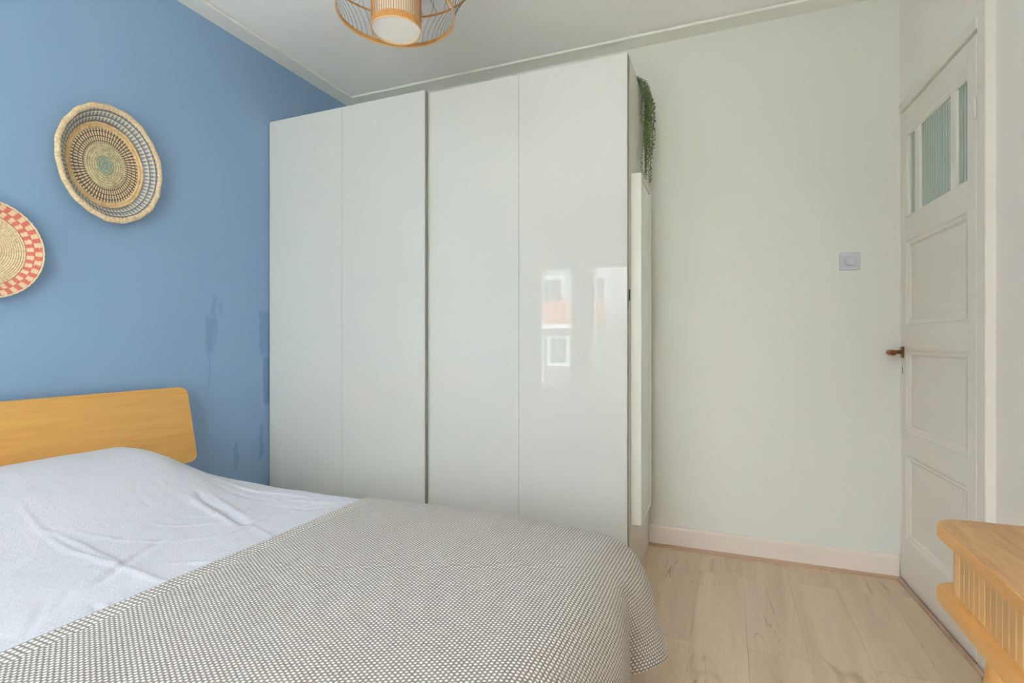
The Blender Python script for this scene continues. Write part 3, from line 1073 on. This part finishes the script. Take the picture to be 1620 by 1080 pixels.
b2 = thing('woven_basket', 'round straw basket with red checked border on blue wall, cut by left frame edge', 'wall basket', (XL, 1.03, 1.26), 'woven baskets on the blue wall')
c2 = (XL + .006, 1.022, 1.430)
lathe_part('straw_disc', coils(.0, .132, .008, .010, .0072, .0022), *c2, .96, .98, M['straw'], b2, wob=lambda a, j: .0006 * math.sin(a * 31 + j))
lathe_part('check_band', coils(.132, .173, .010, .036, .0103, .0012), *c2, .96, .98, M['checks'], b2)
prof = [(.173, .036)] + [(.1755 - .003 * math.cos(a), .037 + .003 * math.sin(a)) for a in np.linspace(0, PI, 6)] + [(.17, .034), (.132, .004), (.02, 0)]
lathe_part('rim', prof, *c2, .96, .98, M['strawpale'], b2, n=240, wob=lambda a, j: .0006 * math.sin(a * 47) if 0 < j < 7 else 0)

# ================================================================== CEILING LAMP
LX, LY = -1.185, 1.728
lamp = thing('bamboo_pendant_lamp', 'bamboo basket ceiling lamp with white drum diffuser above the bed', 'lamp', (LX, LY, ZC))
def hoop(r, z, rad, name, mat, hband=None):
    m = MB()
    if hband:      # a flat bent strip
        th_, h = rad, hband
        rows = []
        for k in range(96):
            a = 2 * PI * k / 96
            c, s_ = math.cos(a), math.sin(a)
            rows.append([(LX + c * q, LY + s_ * q, zz) for q, zz in ((r, z), (r + th_, z), (r + th_, z + h), (r, z + h), (r, z))])
        m.grid(rows, smooth=False, closed_u=True)
    else:
        m.tube([(LX + r * math.cos(2 * PI * k / 96), LY + r * math.sin(2 * PI * k / 96), z) for k in range(96)], rad, 8, closed=True)
    return m.build(name, mat, lamp)
ZI = 2.300
hoop(.0925, ZI + .003, .0025, 'inner_band', M['bamboo'], .026)
hoop(.0945, ZI + .002, .0026, 'inner_rim', M['bamboolight'])
hoop(.0925, ZC - .075, .0025, 'top_band', M['bamboo'], .020)
m = MB()
rows = []
for k in range(72):
    a = 2 * PI * k / 72
    rows.append([(LX + math.cos(a) * r, LY + math.sin(a) * r, z) for r, z in ((.0915, ZI + .004), (.0915, ZC - .055))])
m.grid(rows, closed_u=True)
m.build('liner', M['liner'], lamp)
m = MB()
rows = []
for k in range(72):
    a = 2 * PI * k / 72
    rows.append([(LX + math.cos(a) * r, LY + math.sin(a) * r, ZI + z) for r, z in ((.0005, .0045), (.05, .005), (.083, .006), (.0905, .008))])
m.grid(rows, closed_u=True)
m.build('diffuser', M['diffuser'], lamp)
for k in range(64):
    a = 2 * PI * k / 64
    m = MB(); m.tube([(LX + math.cos(a) * .0942, LY + math.sin(a) * .0942, ZI + .028), (LX + math.cos(a) * .0942, LY + math.sin(a) * .0942, ZC - .06)], .0014, 5)
    m.build('stick', M['slatb'], lamp)
ZO, RO = 2.362, .222
hoop(RO, ZO, .0025, 'lower_band', M['bamboo'], .017)
hoop(RO + .001, ZO, .0028, 'lower_rim', M['bamboolight'])
ZM, RM = 2.545, .312
hoop(RM, ZM, .0042, 'widest_hoop', M['bamboo'])
hoop(.115, ZC - .035, .0035, 'top_hoop', M['bamboo'])
for k in range(60):
    a = 2 * PI * k / 60
    pts = []
    for q in np.linspace(0, 1, 7):
        r = RO + .001 + (RM - RO) * q ** 1.45
        z = ZO + .012 + (ZM - ZO - .012) * q
        pts.append((LX + r * math.cos(a), LY + r * math.sin(a), z))
    m = MB(); m.tube(pts, .0009, 4)
    m.build('rib', M['wire'], lamp)
for k in range(60):
    a = 2 * PI * k / 60
    tw = .35 if k % 2 else -.35
    pts = []
    for q in np.linspace(0, 1, 7):
        r = RM + (.115 - RM) * (1 - math.cos(q * PI / 2))
        z = ZM + (ZC - .035 - ZM) * math.sin(q * PI / 2)
        aa = a + tw * q
        pts.append((LX + r * math.cos(aa), LY + r * math.sin(aa), z))
    m = MB(); m.tube(pts, .0009, 4)
    m.build('upper_rib', M['wire'], lamp)
m = MB(); m.tube([(LX, LY, ZC), (LX, LY, ZC - .03), (LX, LY, ZC - .034)], [.05, .05, .04], 28)
m.build('ceiling_rose', M['diffuser'], lamp)
m = MB()
m.tube([(LX, LY, ZC - .03), (LX, LY, ZC - .09)], .012, 12)
m.tube([(LX, LY, ZC - .09), (LX, LY, ZC - .11), (LX, LY, ZC - .16), (LX, LY, ZC - .19), (LX, LY, ZC - .20)], [.014, .02, .032, .02, .004], 16)
m.build('bulb', M['diffuser'], lamp)
for a in (0, PI / 2, PI, 3 * PI / 2):
    m = MB(); m.tube([(LX + .01 * math.cos(a), LY + .01 * math.sin(a), ZC - .036), (LX + .115 * math.cos(a), LY + .115 * math.sin(a), ZC - .036)], .0025, 6)
    m.build('top_spoke', M['bamboo'], lamp)

# ================================================================== OAK DESK
dk = thing('oak_desk', 'honey oak desk with rounded corners and vertical slatted front at right edge', 'desk', (.60, .75, 0))
DX0, DX1, DY0, DY1 = .371, .815, .15, 1.303
def slab(z0, z1, inset, name, mat):
    m = MB(); m.prism(rrect(DX0 + inset, DX1, DY0 + inset, DY1 - inset, .060, 10), z0, z1, bev=.003)
    return m.build(name, mat, dk)
slab(.729, .7512, 0, 'desk_top', M['oakedge'])
m = MB(); m.prism(rrect(DX0 + .003, DX1 - .003, DY0 + .003, DY1 - .003, .057, 10), .7505, .7520)
m.build('top_veneer', M['oak'], dk)
slab(.607, .627, 0, 'bottom_board', M['oakedge'])
ins = .028
m = MB(); m.prism(rrect(DX0 + ins + .006, DX1 - .006, DY0 + ins + .006, DY1 - ins - .006, .034, 8), .627, .729)
m.build('drawer_case', M['oakv'], dk)
# slats along the front and round both front corners
path = []
rr_ = .040
xf, ya, yb = DX0 + ins, DY0 + ins, DY1 - ins
W = .0205
y = yb - rr_
nfl = int((yb - ya - 2 * rr_) / W)
W = (yb - ya - 2 * rr_) / nfl
for i in range(nfl):
    path.append((xf, yb - rr_ - W * (i + .5), PI))
for i in range(3):
    a = math.radians(180 - 15 - 30 * i)
    path.append((xf + rr_ + rr_ * math.cos(a), yb - rr_ + rr_ * math.sin(a), a))
    path.append((xf + rr_ + rr_ * math.cos(a), ya + rr_ - rr_ * math.sin(a), -a))
for i in range(15):
    path.append((xf + rr_ + W * (i + .5), yb, PI / 2)); path.append((xf + rr_ + W * (i + .5), ya, -PI / 2))
h_ = W / 2 - .0006
prof = [(-h_, -.006), (-h_, .0040), (-h_ + .0011, .0052), (h_ - .0011, .0052), (h_, .0040), (h_, -.006)]
sm_ = MB(); sm_.prism(prof, .6275, .7285)
sme = bpy.data.meshes.new('slat'); sme.from_pydata(sm_.v, [], sm_.f); sme.materials.append(M['oakv'])
o3 = Vector(dk['_o'])
for (x, y, a) in path:
    o = bpy.data.objects.new('slat', sme); COL.objects.link(o); o.parent = dk
    o.location = Vector((x, y, 0)) - o3
    o.rotation_euler = (0, 0, a - PI / 2)
for (xt, yt, sx, sy) in ((.432, 1.125, -1, 1), (.432, .33, -1, -1), (.755, 1.125, 1, 1), (.755, .33, 1, -1)):
    m = MB()
    m.tube([(xt, yt, .607), (xt + sx * .004, yt + sy * .01, .56), (xt + sx * .02 * (sx < 0) , yt + sy * .13, 0)], [.023, .0225, .013], 20)
    m.build('leg', M['oakleg'], dk)

# ================================================================== OUTSIDE THE WINDOW (seen mirrored in the wardrobe)
m = MB(); m.box(-60, 60, -80, YF - 1.0, -3.05, -3.0)
g = struct(m.build('ground', M['bounce_ground']))
hs = thing('white_house', 'tall pale house mirrored in the glossy wardrobe door', 'house', (-8, -21, -3))
def hbox(par, name, x0, x1, y0, y1, z0, z1, mat):
    m = MB(); m.box(x0, x1, y0, y1, z0, z1); return m.build(name, M[mat], par)
hbox(hs, 'wall', -22, -1.5, -25, -20, -3, 4.7, 'brick')
for x in (-14, -10.7, -7.9, -5.8, -3.6):
    f_ = hbox(hs, 'window', x - .6, x + .6, -20.02, -19.92, 2.9, 4.3, 'farwhite')
    hbox(hs, 'pane', x - .45, x + .45, -19.93, -19.88, 3.05, 4.15, 'farglass')
an = thing('red_roofed_house', 'low brick annex with red tiled roof mirrored in the wardrobe', 'house', (-8.5, -14, -3))
hbox(an, 'wall', -13, -4.75, -17, -14, -3, 1.75, 'farwall')
m = MB(); m.prism([(-14.0 + .35, 1.75), (-17, 1.75), (-17, 2.75), (-15.2, 2.75)], -13.2, -4.6, T=lambda v: Vector((v.z, v.x, v.y)))
m.build('roof', M['rooftile'], an)
hbox(an, 'gutter', -13.2, -4.6, -13.66, -13.52, 1.62, 1.76, 'farwhite')
for x in (-11.2, -8.4, -5.75):
    hbox(an, 'window', x - .42, x + .42, -14.02, -13.95, .25, 1.35, 'farwhite')
    hbox(an, 'pane', x - .3, x + .3, -13.96, -13.92, .38, 1.25, 'farglass')

# garden tree in front of the pale house
tr = thing('garden_tree', 'leafy dull green tree mirrored in the wardrobe door', 'tree', (-2.6, -12.5, -3))
m = MB(); m.tube([(-2.6, -12.5, -3), (-2.55, -12.5, -1.5), (-2.6, -12.45, 0.2)], [.16, .12, .07], 10)
m.build('trunk', M['rosewood'], tr)
m = MB(); rt = random.Random(3)
for k in range(1500):
    a, b = rt.uniform(0, 2 * PI), math.acos(rt.uniform(-1, 1)); q = rt.uniform(.55, 1) * (1 + .15 * math.sin(3 * a) * math.sin(2 * b))
    c = Vector((-2.6 + 1.75 * q * math.sin(b) * math.cos(a), -12.5 + 1.3 * q * math.sin(b) * math.sin(a), .55 + 1.75 * q * math.cos(b)))
    u_ = Vector((rt.uniform(-1, 1), rt.uniform(-1, 1), rt.uniform(-1, 1))).normalized(); w_ = u_.orthogonal().normalized()
    m.add([c, c + u_ * .12 + w_ * .06, c + u_ * .24, c + u_ * .12 - w_ * .06], [(0, 1, 2, 3)])
m.build('crown', M['foliage'], tr, kind='stuff')
